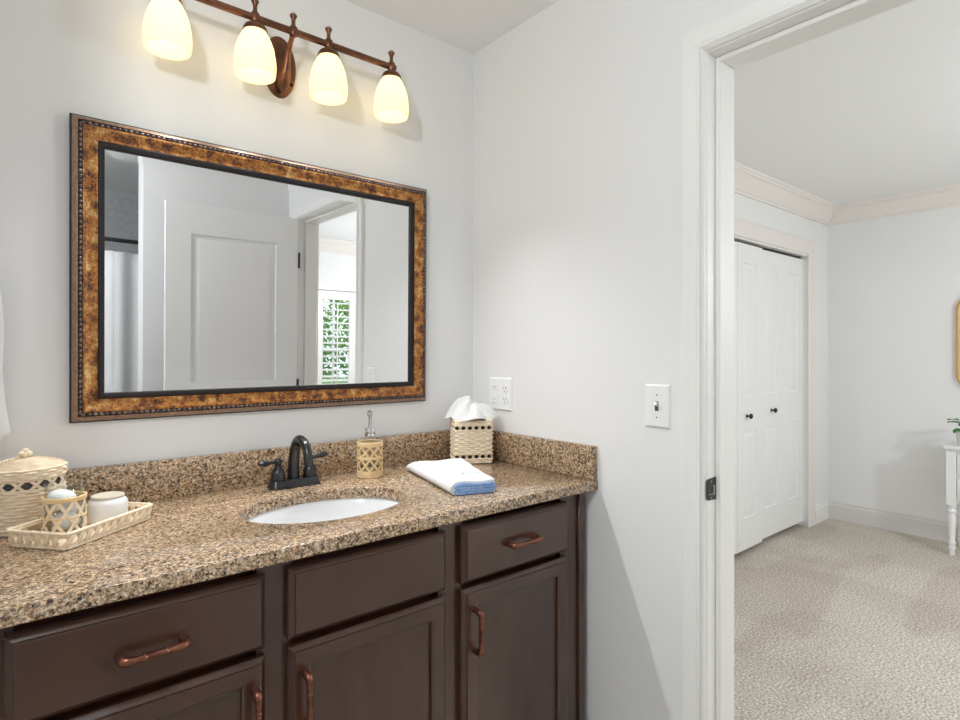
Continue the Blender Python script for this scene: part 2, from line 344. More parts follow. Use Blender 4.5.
# bedroom crown and baseboard (profile out from the wall, down from the ceiling)
CR = [(0, .130), (.012, .130), (.013, .118), (.022, .112), (.026, .104), (.034, .092), (.052, .062), (.074, .036), (.086, .030), (.088, .020), (.098, .014), (.100, 0), (0, 0)]
def run(mb, prof, z0, sgn):
    r0 = []; r1 = []; r2 = []; r3 = []; r4 = []
    for o, d in prof:
        z = z0+sgn*d
        r0.append((WT+o, CY-o, z)); r1.append((FX-o, CY-o, z)); r2.append((FX-o, WY+o, z)); r3.append((WT+o, WY+o, z))
    mb.loft([r0, r1, r2, r3, r0], cap=False); return mb
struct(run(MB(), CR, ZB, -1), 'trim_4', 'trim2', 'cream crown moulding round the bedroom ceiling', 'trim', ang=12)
BB = [(0, 0), (.015, 0), (.015, .108), (.012, .116), (.009, .120), (.008, .132), (.005, .138), (0, .138)]
def bbrun(p0, p1, ax, sgn):
    mb = MB()
    if ax == 'x': mb.loft([[(x, CY-o if sgn < 0 else WY+o, z) for o, z in BB] for x in (p0, p1)])
    else: mb.loft([[(FX-o if sgn < 0 else WT+o, y, z) for o, z in BB] for y in (p0, p1)])
    return mb
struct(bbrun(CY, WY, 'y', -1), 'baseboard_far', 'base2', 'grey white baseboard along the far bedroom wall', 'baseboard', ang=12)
struct(bbrun(OX1+.11, FX, 'x', -1), 'baseboard_closet', 'trim', 'short white baseboard between closet casing and far corner', 'baseboard', ang=12)
struct(bbrun(WT, FX, 'x', 1), 'baseboard_window', 'trim', 'white baseboard under the bedroom windows', 'baseboard', ang=12)
# closet casing, jamb and folding doors
CAS2 = [(0, 0), (0, .012), (.006, .016), (.010, .013), (.085, .018), (.100, .020), (.108, .016), (.108, 0)]
b = casing3(MB(), OX0+.008, OX1-.008, 2.018, CAS2, lambda a, z, h: (a, CY-h, z))
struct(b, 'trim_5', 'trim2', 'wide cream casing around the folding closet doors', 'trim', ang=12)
b = MB().box(OX0-.018, OX0+.0, CY, CY+.11, 0, 2.03).box(OX1-.0, OX1+.018, CY, CY+.11, 0, 2.03).box(OX0, OX1, CY, CY+.11, 2.008, 2.03)
struct(b, 'trim_6', 'trim', 'white jamb lining the closet opening', 'trim')
b = MB().box(OX0+.01, OX1-.01, .082, .102, 1.985, 2.008); struct(b, 'trim_7', 'blk', 'dark track above the folding closet doors', 'trim')
def bifold(name, x0, lab, dy, kx, kz=.862):
    t = thing(name, lab, 'closet door', (x0, .07, .035), kind='structure')
    w = .352
    for k in range(2):
        lw = w-.0015
        b = leaf(MB(), lw, 1.952, .028, [(.085, lw-.085, .20, .755), (.085, lw-.085, .975, 1.83)], bw=.024)
        o = b.build('leaf', 'door', t, loc=(k*w, dy[k], 0), ang=20); o.rotation_euler.z = math.atan2(dy[k+1]-dy[k], w)
    mt = Matrix.Translation((kx, (dy[0]+dy[1])/2 if kx < w else (dy[1]+dy[2])/2, kz)) @ Matrix.Rotation(PI/2, 4, 'X')
    MB().lathe([(.0001, 0), (.011, 0), (.010, .004), (.006, .007), (.006, .018), (.016, .024), (.018, .031), (.013, .037), (.0001, .039)], n=18, mtx=mt).build('knob', 'blk', t)
bifold('door_2', OX0+.004, 'left folding closet door pair, nearer the doorway, white with dark knob', (0, -.03, -.022), .475, .852)
bifold('door_3', OX0+.004+.709, 'right folding closet door pair, nearer the far corner, white with dark knob', (.0, .0, 0), .176)

# bedroom windows with plantation shutters
def window(name, x0, x1, lab):
    t = thing(name, lab, 'window', ((x0+x1)/2, WY, WZ0), kind='structure'); hw = (x1-x0)/2; h = WZ1-WZ0
    cas = MB()
    rows = [(0, 0), (0, .016), (.05, .020), (.06, .016), (.06, 0)]
    pts = [[(sx*(hw+d), q, sz) for d, q in rows] for sx, sz in ()]
    R = []
    for d, q in rows: R.append([(-hw-d, q, -d), (-hw-d, q, h+d), (hw+d, q, h+d), (hw+d, q, -d)])
    cas.loft([[r[i] for r in R] for i in (0, 1, 2, 3, 0)], cap=False).build('window_casing', 'trim', t, ang=12)
    fr = MB(); st = .085
    fr.box(-hw+.004, -hw+st, -.05, -.022, .004, h-.004, .003, 1).box(hw-st, hw-.004, -.05, -.022, .004, h-.004, .003, 1)
    fr.box(-hw+st, hw-st, -.05, -.022, h-.10, h-.004, .003, 1).box(-hw+st, hw-st, -.05, -.022, .004, .10, .003, 1)
    sh = fr.build('shutter', 'trim', t)
    lo = MB(); n = 15; z0 = .10; pz = (h-.20)/n
    for i in range(n):
        m4 = Matrix.Translation((0, -.036, z0+pz*(i+.5))) @ Matrix.Rotation(math.radians(-12), 4, 'X')
        lo.box(-hw+st, hw-st, -.030, .030, -.0045, .0045, .003, 1, m4)
    lo.build('louvers', 'trim', sh)
    MB().box(-.006, .006, -.003, .006, .14, h-.14, .002, 1).build('tilt_rod', 'trim', sh)
    sa = MB().box(-hw, -hw+.035, -.115, -.08, 0, h).box(hw-.035, hw, -.115, -.08, 0, h).box(-hw, hw, -.115, -.08, 0, .04).box(-hw, hw, -.115, -.08, h-.04, h).box(-hw, hw, -.115, -.08, h*.5-.02, h*.5+.02).box(-.012, .012, -.105, -.09, .04, h-.04)
    s = sa.build('sash', 'trim', t); MB().box(-hw+.035, hw-.035, -.099, -.095, .04, h-.04).build('pane', 'glass', s)
window('window_1', *wins[0], 'shuttered bedroom window with greenery behind, seen in the mirror')
window('added_window', *wins[1], 'added shuttered window letting daylight into the bedroom, outside the picture')  # unseen window, added to bring daylight into the bedroom

# ------------------------------------------------------------------ vanity cabinet
CT = .905; CB = .875; FYc = -.570; VX0 = -1.53; VX1 = -.030
van = thing('vanity_cabinet', 'espresso brown wooden vanity cabinet under the granite counter', 'cabinet', (-.77, -.3, 0))
def L(x, y, z): return (x+.77, y+.3, z)
b = MB(); ox, oy = .77, .3
bays = [(-1.3976, -.9978), (-.9514, -.5561), (-.5063, -.1134)]
# face frame: stiles and rails
xsx = [VX0] + [q for p in bays for q in (p[0]+.012, p[1]-.012)] + [VX1-.02]
for i in range(0, len(xsx), 2): b.box(xsx[i]+ox, xsx[i+1]+ox, FYc+.006+oy, FYc+.02+oy, .10, CB, .001, 1)
for p in bays:
    for z0, z1 in ((.842, CB), (.678, .722), (.10, .135)): b.box(p[0]+.012+ox, p[1]-.012+ox, FYc+.022+oy, FYc+.036+oy, z0, z1)
b.build('face_frame', 'wood', van)
b = MB().box(VX0+ox, VX1-.02+ox, FYc+.02+oy, -.005+oy, .10, .12).box(VX0+ox, VX1-.02+ox, -.015+oy, -.005+oy, .12, CB).box(VX0+ox, VX0+.018+ox, FYc+.02+oy, -.015+oy, .12, CB).box(VX1-.038+ox, VX1-.02+ox, FYc+.02+oy, -.015+oy, .12, CB).box(VX0+ox, VX1-.02+ox, -.49+oy, -.47+oy, 0, .10)
b.build('carcass', 'dark', van)
MB().box(VX1-.02+ox, VX1+.008+ox, FYc-.003+oy, FYc+.05+oy, 0, CB, .002, 1).build('scribe_filler', 'wood', van)
def slab_front(x0, x1, z0, z1):     # drawer face with a broad chamfer round its edge
    mb = MB(); yb = FYc-.0005+oy; R = []
    for d, y in ((0, .0055), (0, -.0075), (.0012, -.0092), (.0095, -.0160), (.0108, -.0162), (.0118, -.0190), (.0135, -.0195)):
        R.append([(x0+ox+d, yb+y, z0+d), (x1+ox-d, yb+y, z0+d), (x1+ox-d, yb+y, z1-d), (x0+ox+d, yb+y, z1-d)])
    mb.loft(R, cap=True); return mb
def shaker(x0, x1, z0, z1, st=.047):
    mb = MB(); yb = FYc-.0005+oy; R = []
    for d, y in ((0, .0055), (0, -.0075), (.0012, -.0092), (.0090, -.0160), (.0103, -.0162), (.0113, -.0190), (.013, -.0195), (st-.006, -.0195), (st-.004, -.018), (st, -.0165), (st+.0005, -.0105)):
        R.append([(x0+ox+d, yb+y, z0+d), (x1+ox-d, yb+y, z0+d), (x1+ox-d, yb+y, z1-d), (x0+ox+d, yb+y, z1-d)])
    mb.loft(R, cap=False); return mb
def pull_mesh(L0):       # bow pull along local x, standing off local -y
    mb = MB(); h = L0/2; pr = .026
    p = [(-h, 0, 0)] + bez((-h, -.006, 0), (-h, -pr, 0), (-h+.004, -pr-.001, 0), (-h+.026, -pr-.002, 0), 7) + bez((h-.026, -pr-.002, 0), (h-.004, -pr-.001, 0), (h, -pr, 0), (h, -.006, 0), 7) + [(h, 0, 0)]
    r = [.0085, .008, .0085, .009, .0088, .0080, .0072, .0064, .0060] + [.0060, .0064, .0072, .0080, .0088, .009, .0085, .008, .0085]
    mb.tube(p, r, 12)
    for s in (-1, 1): mb.tube([(s*(h-.031), -pr-.002, 0), (s*(h-.0335), -pr-.002, 0), (s*(h-.036), -pr-.002, 0)], [.0062, .0072, .0062], 12)
    return mb
def pull(parent, x, z, vert, L0=.100):
    return pull_mesh(L0).build('handle', 'pull', parent, loc=(x+ox, FYc-.0195+oy, z), rot=(0, PI/2, 0) if vert else None)
fr = [slab_front(p[0], p[1], .7072, .8530) for p in bays]
d = fr[0].build('drawer', 'wood', van, ang=14); pull(d, -1.196, .7753, False); d['label'] = 'left drawer front with a bow handle'
d = fr[1].build('false_drawer_front', 'wood', van, ang=14); d['label'] = 'plain drawer front below the sink, without a handle'
d = fr[2].build('drawer', 'wood', van, ang=14); pull(d, -.3057, .7806, False); d['label'] = 'right drawer front with a bow handle'
for (p, hx, lab) in ((bays[0], -1.023, 'left door, handle on its right'), (bays[1], -.9214, 'middle door, handle on its left'), (bays[2], -.4713, 'right door, handle on its left')):
    d = shaker(p[0], p[1], .125, .6923).build('cabinet_door', 'wood', van, ang=14); d['label'] = lab
    MB().box(p[0]+.046+ox, p[1]-.046+ox, FYc-.0105+oy, FYc-.004+oy, .171, .6463).build('door_panel', 'wood_in', d)
    pull(d, hx, .5865, True, .104)

# ------------------------------------------------------------------ granite counter with undermount sink
SKX, SKY, SA, SB = -.752, -.338, .212, .150
top = thing('granite_countertop', 'brown speckled granite countertop with backsplash, sink set into it', 'countertop', (-.77, -.3, CB))
b = MB(); N = 64; x0, x1, y0, y1 = VX0-.004, -.0005, -.604, -.0005
def rect_pt(a):
    c, s = math.cos(a), math.sin(a); t = 1e9
    if c > 1e-9: t = min(t, (x1-SKX)/c)
    if c < -1e-9: t = min(t, (x0-SKX)/c)
    if s > 1e-9: t = min(t, (y1-SKY)/s)
    if s < -1e-9: t = min(t, (y0-SKY)/s)
    return (SKX+t*c, SKY+t*s)
angs = sorted([2*PI*k/N for k in range(N)]+[math.atan2(yy-SKY, xx-SKX) % (2*PI) for xx in (x0, x1) for yy in (y0, y1)])
n = len(angs); vs = []
ee = .004
def cl(p, e): return (min(max(p[0], x0+e), x1-e), min(max(p[1], y0+e), y1-e))
for a in angs:
    # parametrise the hole by the same ray angle
    c, s = math.cos(a), math.sin(a); t = 1/math.sqrt((c/SA)**2+(s/SB)**2); hx, hy = SKX+t*c, SKY+t*s
    q = (SKX+(t+ee)*c, SKY+(t+ee)*s); R0 = rect_pt(a)
    vs += [(hx, hy, CB), (hx, hy, CT-ee), (SKX+(t+.0012)*c, SKY+(t+.0012)*s, CT-.0012), (*q, CT), (*cl(R0, ee), CT), (*cl(R0, .0012), CT-.0012), (*R0, CT-ee), (*R0, CB+.002), (*cl(R0, .002), CB)]
fs = []
for i in range(n):
    j = (i+1) % n
    for q in range(9): fs.append((i*9+q, j*9+q, j*9+(q+1) % 9, i*9+(q+1) % 9))
b.add([(p[0]+.77, p[1]+.3, p[2]-CB) for p in vs], fs); b.build('slab', 'granite', top, ang=35)
b = MB().box(VX0+ox-.004, ox-.0005, -.020+oy, -.0005+oy, CT-CB, 1.007-CB, .0025, 2); b.build('backsplash', 'granite', top)
b = MB().box(-.0205+ox, -.0005+ox, -.602+oy, -.0205+oy, CT-CB, 1.007-CB, .0025, 2); b.build('side_splash', 'granite', top)
sk = thing('undermount_sink', 'white oval porcelain sink set under the granite counter', 'sink', (SKX, SKY, CB-.15))
pr = [(1.10, .149), (1.03, .149), (1.0, .143), (.97, .12), (.90, .07), (.75, .028), (.5, .008), (.2, .001), (.09, 0)]
b = MB(); N2 = 64; vs = []; fs = []
full = pr + [(.09, -.012), (.5, -.006), (.78, .014), (.94, .06), (1.02, .12), (1.10, .143)]
for i in range(N2):
    a = 2*PI*i/N2
    for r, z in full: vs.append((math.cos(a)*SA*r, math.sin(a)*SB*r, z))
k = len(full)
for i in range(N2):
    j = (i+1) % N2
    for q in range(k): fs.append((i*k+q, j*k+q, j*k+(q+1) % k, i*k+(q+1) % k))
b.add(vs, fs).build('basin', 'porc', sk)
MB().lathe([(.0001, .003), (.012, .003), (.014, .001), (.020, .002), (.023, .001), (.023, -.01)], (0, 0, 0), 24).build('drain', 'black', sk)

# ------------------------------------------------------------------ faucet
fa = thing('faucet', 'dark bronze two handle arched faucet behind the sink', 'faucet', (-.742, -.092, CT))
def rrect(cx, cy, hx, hy, r, z, n=5):
    pts = []
    for (sx, sy, a0) in ((1, 1, 0), (-1, 1, PI/2), (-1, -1, PI), (1, -1, 1.5*PI)):
        for i in range(n+1):
            a = a0+PI/2*i/n; pts.append((cx+sx*(hx-r)+r*math.cos(a), cy+sy*(hy-r)+r*math.sin(a), z))
    return pts
b = MB().loft([rrect(0, 0, .073, .029, .012, 0), rrect(0, 0, .073, .029, .012, .003), rrect(0, 0, .070, .026, .011, .007), rrect(0, 0, .067, .0235, .010, .020), rrect(0, 0, .065, .022, .009, .023)])
b.build('base_plate', 'black', fa, ang=35)
p = [(0, .006, .02)] + bez((0, .006, .03), (0, .004, .085), (0, -.005, .145), (0, -.052, .138), 14) + bez((0, -.052, .138), (0, -.092, .131), (0, -.098, .105), (0, -.104, .075), 9)[1:]
r = [.0165]*1 + [.0165-.0035*i/14 for i in range(15)] + [.013, .0128, .0126, .0125, .0125, .0125, .0125, .0128, .013]
MB().tube(p, r, 18).build('spout', 'black', fa)
for s in (-1, 1):
    MB().lathe([(.0001, .022), (.0195, .022), (.0205, .026), (.0195, .030), (.0185, .042), (.0155, .052), (.0105, .057), (.0085, .062), (.0085, .067), (.0105, .069), (.0115, .074), (.010, .080), (.006, .085), (.0001, .086)], (s*.0475, 0, 0), 24).build('handle_base', 'black', fa)
    a = math.radians(200) if s < 0 else math.radians(20)
    dx, dy = math.cos(a), math.sin(a)
    pts = [(s*.0475+dx*q, dy*q, .0755+zz) for q, zz in ((0, 0), (.015, .001), (.03, .0005), (.045, .001), (.06, .004), (.066, .005))]
    MB().tube(pts, [.0085, .0072, .0075, .0115, .012, .006], 12, flat=(1, .7)).build('lever_handle', 'black', fa)

# ------------------------------------------------------------------ wall mirror (leans half a degree off the wall)
MX0, MX1, MZ0, MZ1 = -1.270, -.227, 1.119, 1.872
mir = thing('wall_mirror', 'large rectangular mirror in a gilded copper brown frame above the vanity', 'mirror', ((MX0+MX1)/2, -.001, MZ0))
mir.rotation_euler = (.0100, 0, 0)
mw, mh = (MX1-MX0)/2, MZ1-MZ0
def ring(d, h): return [(-mw+d, -h, d), (mw-d, -h, d), (mw-d, -h, mh-d), (-mw+d, -h, mh-d)]
def frame(prof, name, m, ang=50):
    mb = MB(); mb.loft([ring(d, h) for d, h in prof], cap=False); return mb.build(name, m, mir, ang=ang)
frame([(.0, 0), (0, .010), (.0022, .013), (.0035, .0135)], 'outer_edge', 'blk')
frame([(.0035, .0135), (.005, .016), (.0125, .0270), (.0145, .0280), (.0155, .024), (.0155, 0)], 'outer_moulding', 'copper')
frame([(.0155, .0), (.0155, .024), (.0250, .024), (.0250, 0)], 'bead_channel', 'lip')
frame([(.0250, 0), (.0250, .0270), (.0270, .0280), (.030, .0270), (.033, .0242), (.039, .0215), (.048, .0200), (.054, .0202), (.056, .0210), (.057, .0195)], 'gilded_cove', 'gilt')
frame([(.057, .0), (.057, .0200), (.0585, .0215), (.0600, .0215), (.0690, .0185), (.0710, .0165), (.0715, .0085), (.0715, 0)], 'inner_lip', 'lip')
b = MB(); c = .0203
def beads(p, q):
    Ln = (Vector(q)-Vector(p)).length; n = round(Ln/.0125)
    for i in range(n):
        cpt = Vector(p).lerp(Vector(q), (i+.5)/n); ax = (Vector(q)-Vector(p)).normalized()
        sx = (1.25, 1, 1) if abs(ax.x) > .5 else (1, 1, 1.25)
        b.ball(cpt, .0048, 8, 5, sx)
beads((-mw+c, -.0245, c), (mw-c, -.0245, c)); beads((-mw+c, -.0245, mh-c), (mw-c, -.0245, mh-c)); beads((-mw+c, -.0245, c), (-mw+c, -.0245, mh-c)); beads((mw-c, -.0245, c), (mw-c, -.0245, mh-c))
b.build('bead_trim', 'bead', mir)
b = MB(); r0 = ring(.0705, .00955); r1 = ring(.0705+.022, .0100)
b.loft([r0, r1], cap=False); b.add(r1, [(0, 1, 2, 3)])
b.build('mirror_glass', 'mirror', mir, smooth=False)
MB().box(-mw+.02, mw-.02, -.0075, -.001, .02, mh-.02).build('backing', 'blk', mir)

# ------------------------------------------------------------------ vanity light
LX, LB, LZ = -.7515, -.11, 2.211
vl = thing('vanity_light', 'bronze four lamp vanity light with glowing frosted glass shades', 'wall lamp', (LX, 0, 2.150))
dz = LZ-2.150
mt = Matrix.Rotation(PI/2, 4, 'X')
MB().lathe([(.0001, .016), (.020, .016), (.027, .013), (.031, .014), (.036, .011), (.040, .0115), (.046, .007), (.049, .007), (.0505, .003), (.0505, 0)], n=48, sx=1.0, sy=1.82, mtx=mt).build('backplate', 'bronze', vl)
pts = bez((0, -.012, -.062), (0, -.045, -.060), (0, -.040, .0), (0, LB, dz-.004), 16)
MB().tube(pts, [.015, .0185, .021, .022, .022, .0215, .021, .020, .0185, .0165, .0145, .012, .0095, .0085, .008, .0078, .0078], 14, flat=(.85, 1.1)).build('arm', 'bronze', vl)
MB().ball((.036, -.012, -.045), .006, 12, 8).build('screw', 'bronze', vl)
MB().tube([(-.338, LB, dz), (.338, LB, dz)], .0098, 14).build('bar', 'bronze', vl)
FIN = [(.0001, .052), (.007, .051), (.0105, .046), (.0095, .042), (.006, .036), (.0052, .024), (.007, .016), (.012, .011), (.0135, .004), (.0135, -.005), (.011, -.012), (.0001, -.015)]
SH = [-.324, -.108, .108, .324]
for x in SH+[0]: MB().lathe(FIN, (x, LB, dz), 18).build('finial', 'bronze', vl)
SHP = [(.022, -.032), (.0265, -.034), (.0335, -.045), (.0425, -.063), (.0500, -.085), (.0540, -.108), (.0558, -.128), (.0552, -.144), (.0535, -.156), (.0528, -.160)]
SHI = [(r-.0035, z-.001) for r, z in SHP[::-1]]; SHI[0] = (SHP[-1][0]-.003, SHP[-1][1])
for i, x in enumerate(SH):
    MB().lathe([(.0001, -.008), (.010, -.009), (.011, -.014), (.020, -.018), (.027, -.023), (.0315, -.031), (.0330, -.040), (.0315, -.040), (.026, -.030), (.0001, -.026)], (x, LB, dz), 26).build('shade_fitter', 'bronze', vl)
    s = MB().lathe(SHP+SHI, (x, LB, dz), 36).build('glass_shade', 'shade', vl)
    MB().lathe([(.0001, -.127), (.010, -.125), (.018, -.119), (.0225, -.108), (.0225, -.098), (.018, -.082), (.012, -.066), (.011, -.030), (.0001, -.029)], (x, LB, dz), 20).build('bulb', 'bulb', s)
    lt = bpy.data.lights.new('lamp', 'SPOT'); lt.energy = SPOT_W; lt.color = (.97, .99, 1); lt.shadow_soft_size = .016; lt.spot_size = math.radians(100); lt.spot_blend = 1.0
    lo = bpy.data.objects.new('lamp', lt); S.collection.objects.link(lo); lo.location = (x, LB-.004, dz-.150); lo.rotation_euler = (math.radians(-17), 0, 0); lo.parent = vl

# unseen globe lamps, added as fill light to brighten the two rooms
def globe(name, x, y, z, drop, r, m, lab, watts, col):
    t = thing(name, lab, 'ceiling lamp', (x, y, z))
    MB().lathe([(.0001, -.022), (.03, -.022), (.06, -.012), (.065, 0), (.0001, 0)], n=32).build('canopy', 'bronze', t)
    MB().tube([(0, 0, -.02), (0, 0, -drop+r*.95)], .008, 12).build('stem', 'bronze', t)
    MB().lathe([(.0001, .022), (.03, .02), (.045, 0), (.045, -.02), (.0001, -.02)], (0, 0, -drop+r), n=28).build('globe_holder', 'bronze', t)
    MB().ball((0, 0, -drop), r, 36, 20).build('glass_globe', 'glass', t)
    lt = bpy.data.lights.new('lamp', 'POINT'); lt.energy = watts; lt.color = col; lt.shadow_soft_size = r*.5
    lo = bpy.data.objects.new('lamp', lt); S.collection.objects.link(lo); lo.location = (0, 0, -drop); lo.parent = t
globe('bathroom_fill_lamp', -1.75, -1.42, ZC, .30, .135, 'dome', 'added fill light, a glass globe hung from the bathroom ceiling, outside the picture', BATH_W, (.935, .975, 1))
globe('bedroom_fill_lamp', 1.95, -2.7, ZB, .70, .19, 'dome2', 'added fill light, a glass globe hung from the bedroom ceiling, outside the picture', BED_W, (.95, .98, 1))

# ------------------------------------------------------------------ outlet and switch on the right wall
def plate(name, lab, cat, y, z, w, h):
    t = thing(name, lab, cat, (0, y, z)); R = []
    for d, q in ((0, 0), (0, .002), (.004, .0055), (.0055, .006)): R.append([(-q, -w/2+d, -h/2+d), (-q, w/2-d, -h/2+d), (-q, w/2-d, h/2-d), (-q, -w/2+d, h/2-d)])
    MB().loft(R, cap=True).build('wall_plate', 'plate', t, ang=12); return t
t = plate('power_outlet', 'white double gang wall outlet above the granite side splash', 'outlet', -.161, 1.142, .122, .118)
MB().box(-.0085, -.0055, .010, .046, -.034, .034, .001, 1).build('rocker_insert', 'plate', t)
for z in (.019, -.019):
    r = MB().lathe([(.0001, .0085), (.0165, .0085), (.0172, .0075), (.0172, .005)], n=26, mtx=Matrix.Translation((0, -.028, z)) @ Matrix.Rotation(-PI/2, 4, 'Y')).build('receptacle', 'plate', t)
    MB().box(-.0090, -.008, -.0225, -.0205, z-.001, z+.008).box(-.0090, -.008, -.0355, -.0335, z-.001, z+.008).box(-.0090, -.008, -.030, -.026, z-.010, z-.006).build('slots', 'slot', r)
for z in (.022, -.022): MB().box(-.0090, -.0083, .0205, .0225, z-.001, z+.006).box(-.0090, -.0083, .0325, .0345, z-.001, z+.006).box(-.0090, -.0083, .026, .029, z-.009, z-.006).build('slots', 'slot', t)
t = plate('light_switch', 'white single toggle light switch beside the doorway', 'switch', -.812, 1.1435, .078, .120)
MB().box(-.0068, -.0055, -.0055, .0055, -.013, .013).build('toggle_slot', 'slot', t)
MB().box(-.016, -.004, -.0045, .0045, -.004, .005, .001, 1, Matrix.Rotation(math.radians(28), 4, 'Y')).build('toggle', 'plate', t)
for z in (.031, -.031): MB().ball((-.006, 0, z), .0028, 10, 6, (.5, 1, 1)).build('screw', 'steel', t)

# ------------------------------------------------------------------ woven things on the counter
def circ(r): return lambda a: (r*math.cos(a), r*math.sin(a), math.cos(a), math.sin(a))
def squircle(hx, hy, r):
    P = [(p[0], p[1]) for p in rrect(0, 0, hx, hy, r, 0, 6)]; P.append(P[0])
    cum = [0]
    for i in range(len(P)-1): cum.append(cum[-1]+math.dist(P[i], P[i+1]))
    def fn(a):
        s = (a/(2*PI) % 1)*cum[-1]
        for i in range(len(P)-1):
            if cum[i+1] >= s: break
        t = (s-cum[i])/max(cum[i+1]-cum[i], 1e-9); x = P[i][0]+(P[i+1][0]-P[i][0])*t; y = P[i][1]+(P[i+1][1]-P[i][1])*t
        tx, ty = P[i+1][0]-P[i][0], P[i+1][1]-P[i][1]; l = math.hypot(tx, ty) or 1
        return (x, y, ty/l, -tx/l)
    return fn
def weave(mb, path, z0, z1, rows, stakes, amp=.0022, th=.004, taper=0, nn=6, sk=.65):
    n = stakes*nn; prof = []; k = 4; rings = []
    H = z1-z0
    for i in range(rows):
        for q in range(k):
            zz = z0+H*(i+(q+.5)/k)/rows; cb = math.sin(PI*(q+.5)/k)
            ring = []
            for j in range(n):
                a = 2*PI*j/n; x, y, nx, ny = path(a)
                o = amp*1.15*cb + amp*sk*math.sin(stakes*a*.5 + PI*(i % 2))*cb + taper*(zz-z0)
                ring.append((x+nx*o, y+ny*o, zz))
            rings.append(ring)
    inner = [[(path(2*PI*j/n)[0]-path(2*PI*j/n)[2]*th, path(2*PI*j/n)[1]-path(2*PI*j/n)[3]*th, z) for j in range(n)] for z in (z1, z0)]
    mb.loft(rings+inner+[rings[0]], cap=False); return mb
def path_tube(mb, path, z, r, n=72, out=0, twist=None):
    pts = []
    for j in range(n):
        x, y, nx, ny = path(2*PI*j/n); pts.append((x+nx*out, y+ny*out, z))
    rs = [r*(1+.22*math.sin(twist*2*PI*j/n)) for j in range(n)] if twist else r
    return mb.tube(pts, rs, 8, closed=True)
def strip(mb, pts, nrm, w, t):      # flat woven strip along pts
    rings = []
    for i, p in enumerate(pts):
        p = Vector(p); tg = (Vector(pts[min(i+1, len(pts)-1)])-Vector(pts[max(i-1, 0)])).normalized(); nn = Vector(nrm[i]).normalized(); sd = tg.cross(nn).normalized()
        rings.append([p+sd*w/2, p+sd*w/2+nn*t, p-sd*w/2+nn*t, p-sd*w/2])
    return mb.loft(rings)

# lidded basket
jr = thing('lidded_basket', 'round pale woven basket with a lid at the left end of the counter', 'basket', (-1.357, -.108, CT))
R = .0700
b = weave(MB(), circ(R), .001, .093, 13, 24, .0032, .004); b.lathe([(.0001, .0), (R-.002, 0), (R-.002, .005), (.0001, .005)], n=48)
b.build('basket_body', 'wick', jr, ang=60)
b = MB()
for k in range(14):
    a0 = 2*PI*k/14
    for s in (-1, 1):
        pts = []; nr = []
        for q in range(5):
            a = a0+s*(q/4-.5)*2*PI/14*.75; pts.append((R*math.cos(a), R*math.sin(a), .092+.023*q/4)); nr.append((math.cos(a), math.sin(a), 0))
        strip(b, pts, nr, .006, .002)
path_tube(b, circ(R), .0925, .003, 72, 0, 40); path_tube(b, circ(R), .1140, .003, 72, 0, 40)
b.build('openwork_band', 'wick2', jr)
MB().lathe([(R-.006, .088), (R-.006, .117)], n=48).build('basket_lining', mat('grey_lining', (.10, .10, .11), .8), jr)
ld = weave(MB(), circ(R+.002), .115, .138, 4, 24, .0032, .003)
n = 90; rings = []
for i in range(29):
    r = (R+.003)*(1-i/28); r = max(r, .0005); z = .138+.016*(1-(r/R)**2)+.0011*math.sin(i*PI*1.0)*0+.0019*(1 if i % 2 else -1)
    rings.append([((r)*math.cos(2*PI*j/n), (r)*math.sin(2*PI*j/n), z+.0007*math.sin(15*2*PI*j/n+PI*(i % 2))) for j in range(n)])
ld.loft(rings, cap=False)
lid = ld.build('basket_lid', 'wick', jr, ang=60)
b = MB()
for k in range(7):
    a = 2*PI*k/7; b.ball((.0075*math.cos(a), .0075*math.sin(a), .162+.002*math.sin(k*2.1)), .0062, 10, 7)
b.ball((0, 0, .168), .0075, 10, 7); b.build('lid_knob', 'wick2', lid)

# tray
ang = math.atan2(.1465, .174)
tr = thing('woven_tray', 'rectangular open weave tray holding a glass and a white jar', 'tray', (-1.2595, -.2297, CT), ang)
hx, hy = .1105, .0665
b = MB().box(-hx+.004, hx-.004, -hy+.004, hy-.004, 0, .004)
for i in range(44):
    x = -hx+.006+(2*hx-.012)*(i+.5)/44
    b.tube([(x, -hy+.005, .004), (x, hy-.005, .004)], .0022, 6)
b.build('tray_base', 'wick2', tr)
sq = squircle(hx, hy, .010); b = MB(); path_tube(b, sq, .004, .0042, 160, 0, 60); path_tube(b, sq, .0085, .0028, 160, .0005, 60); b.build('bottom_rope', 'wick2', tr)
sq2 = squircle(hx+.005, hy+.005, .012); b = MB(); path_tube(b, sq2, .0285, .0033, 160, -.002, 60); path_tube(b, sq2, .0328, .0036, 160, 0, 66); b.build('rim_rope', 'wick2', tr)
b = MB(); NL = 34
for k in range(NL):
    a0 = 2*PI*(k+.5)/NL
    for w, sl, out, t in ((.0085, .55, .0015, .0028), (.0045, -.35, -.002, .0016)):
        pts = []; nr = []
        for q in range(6):
            f = q/5; a = a0+sl*(f-.5)*2*PI/NL; x, y, nx, ny = sq(a); o = out+.004*f+.002*math.sin(PI*f); pts.append((x+nx*o, y+ny*o, .0075+.0218*f)); nr.append((nx, ny, 0))
        strip(b, pts, nr, w, t)
b.build('open_weave_side', 'wick2', tr)

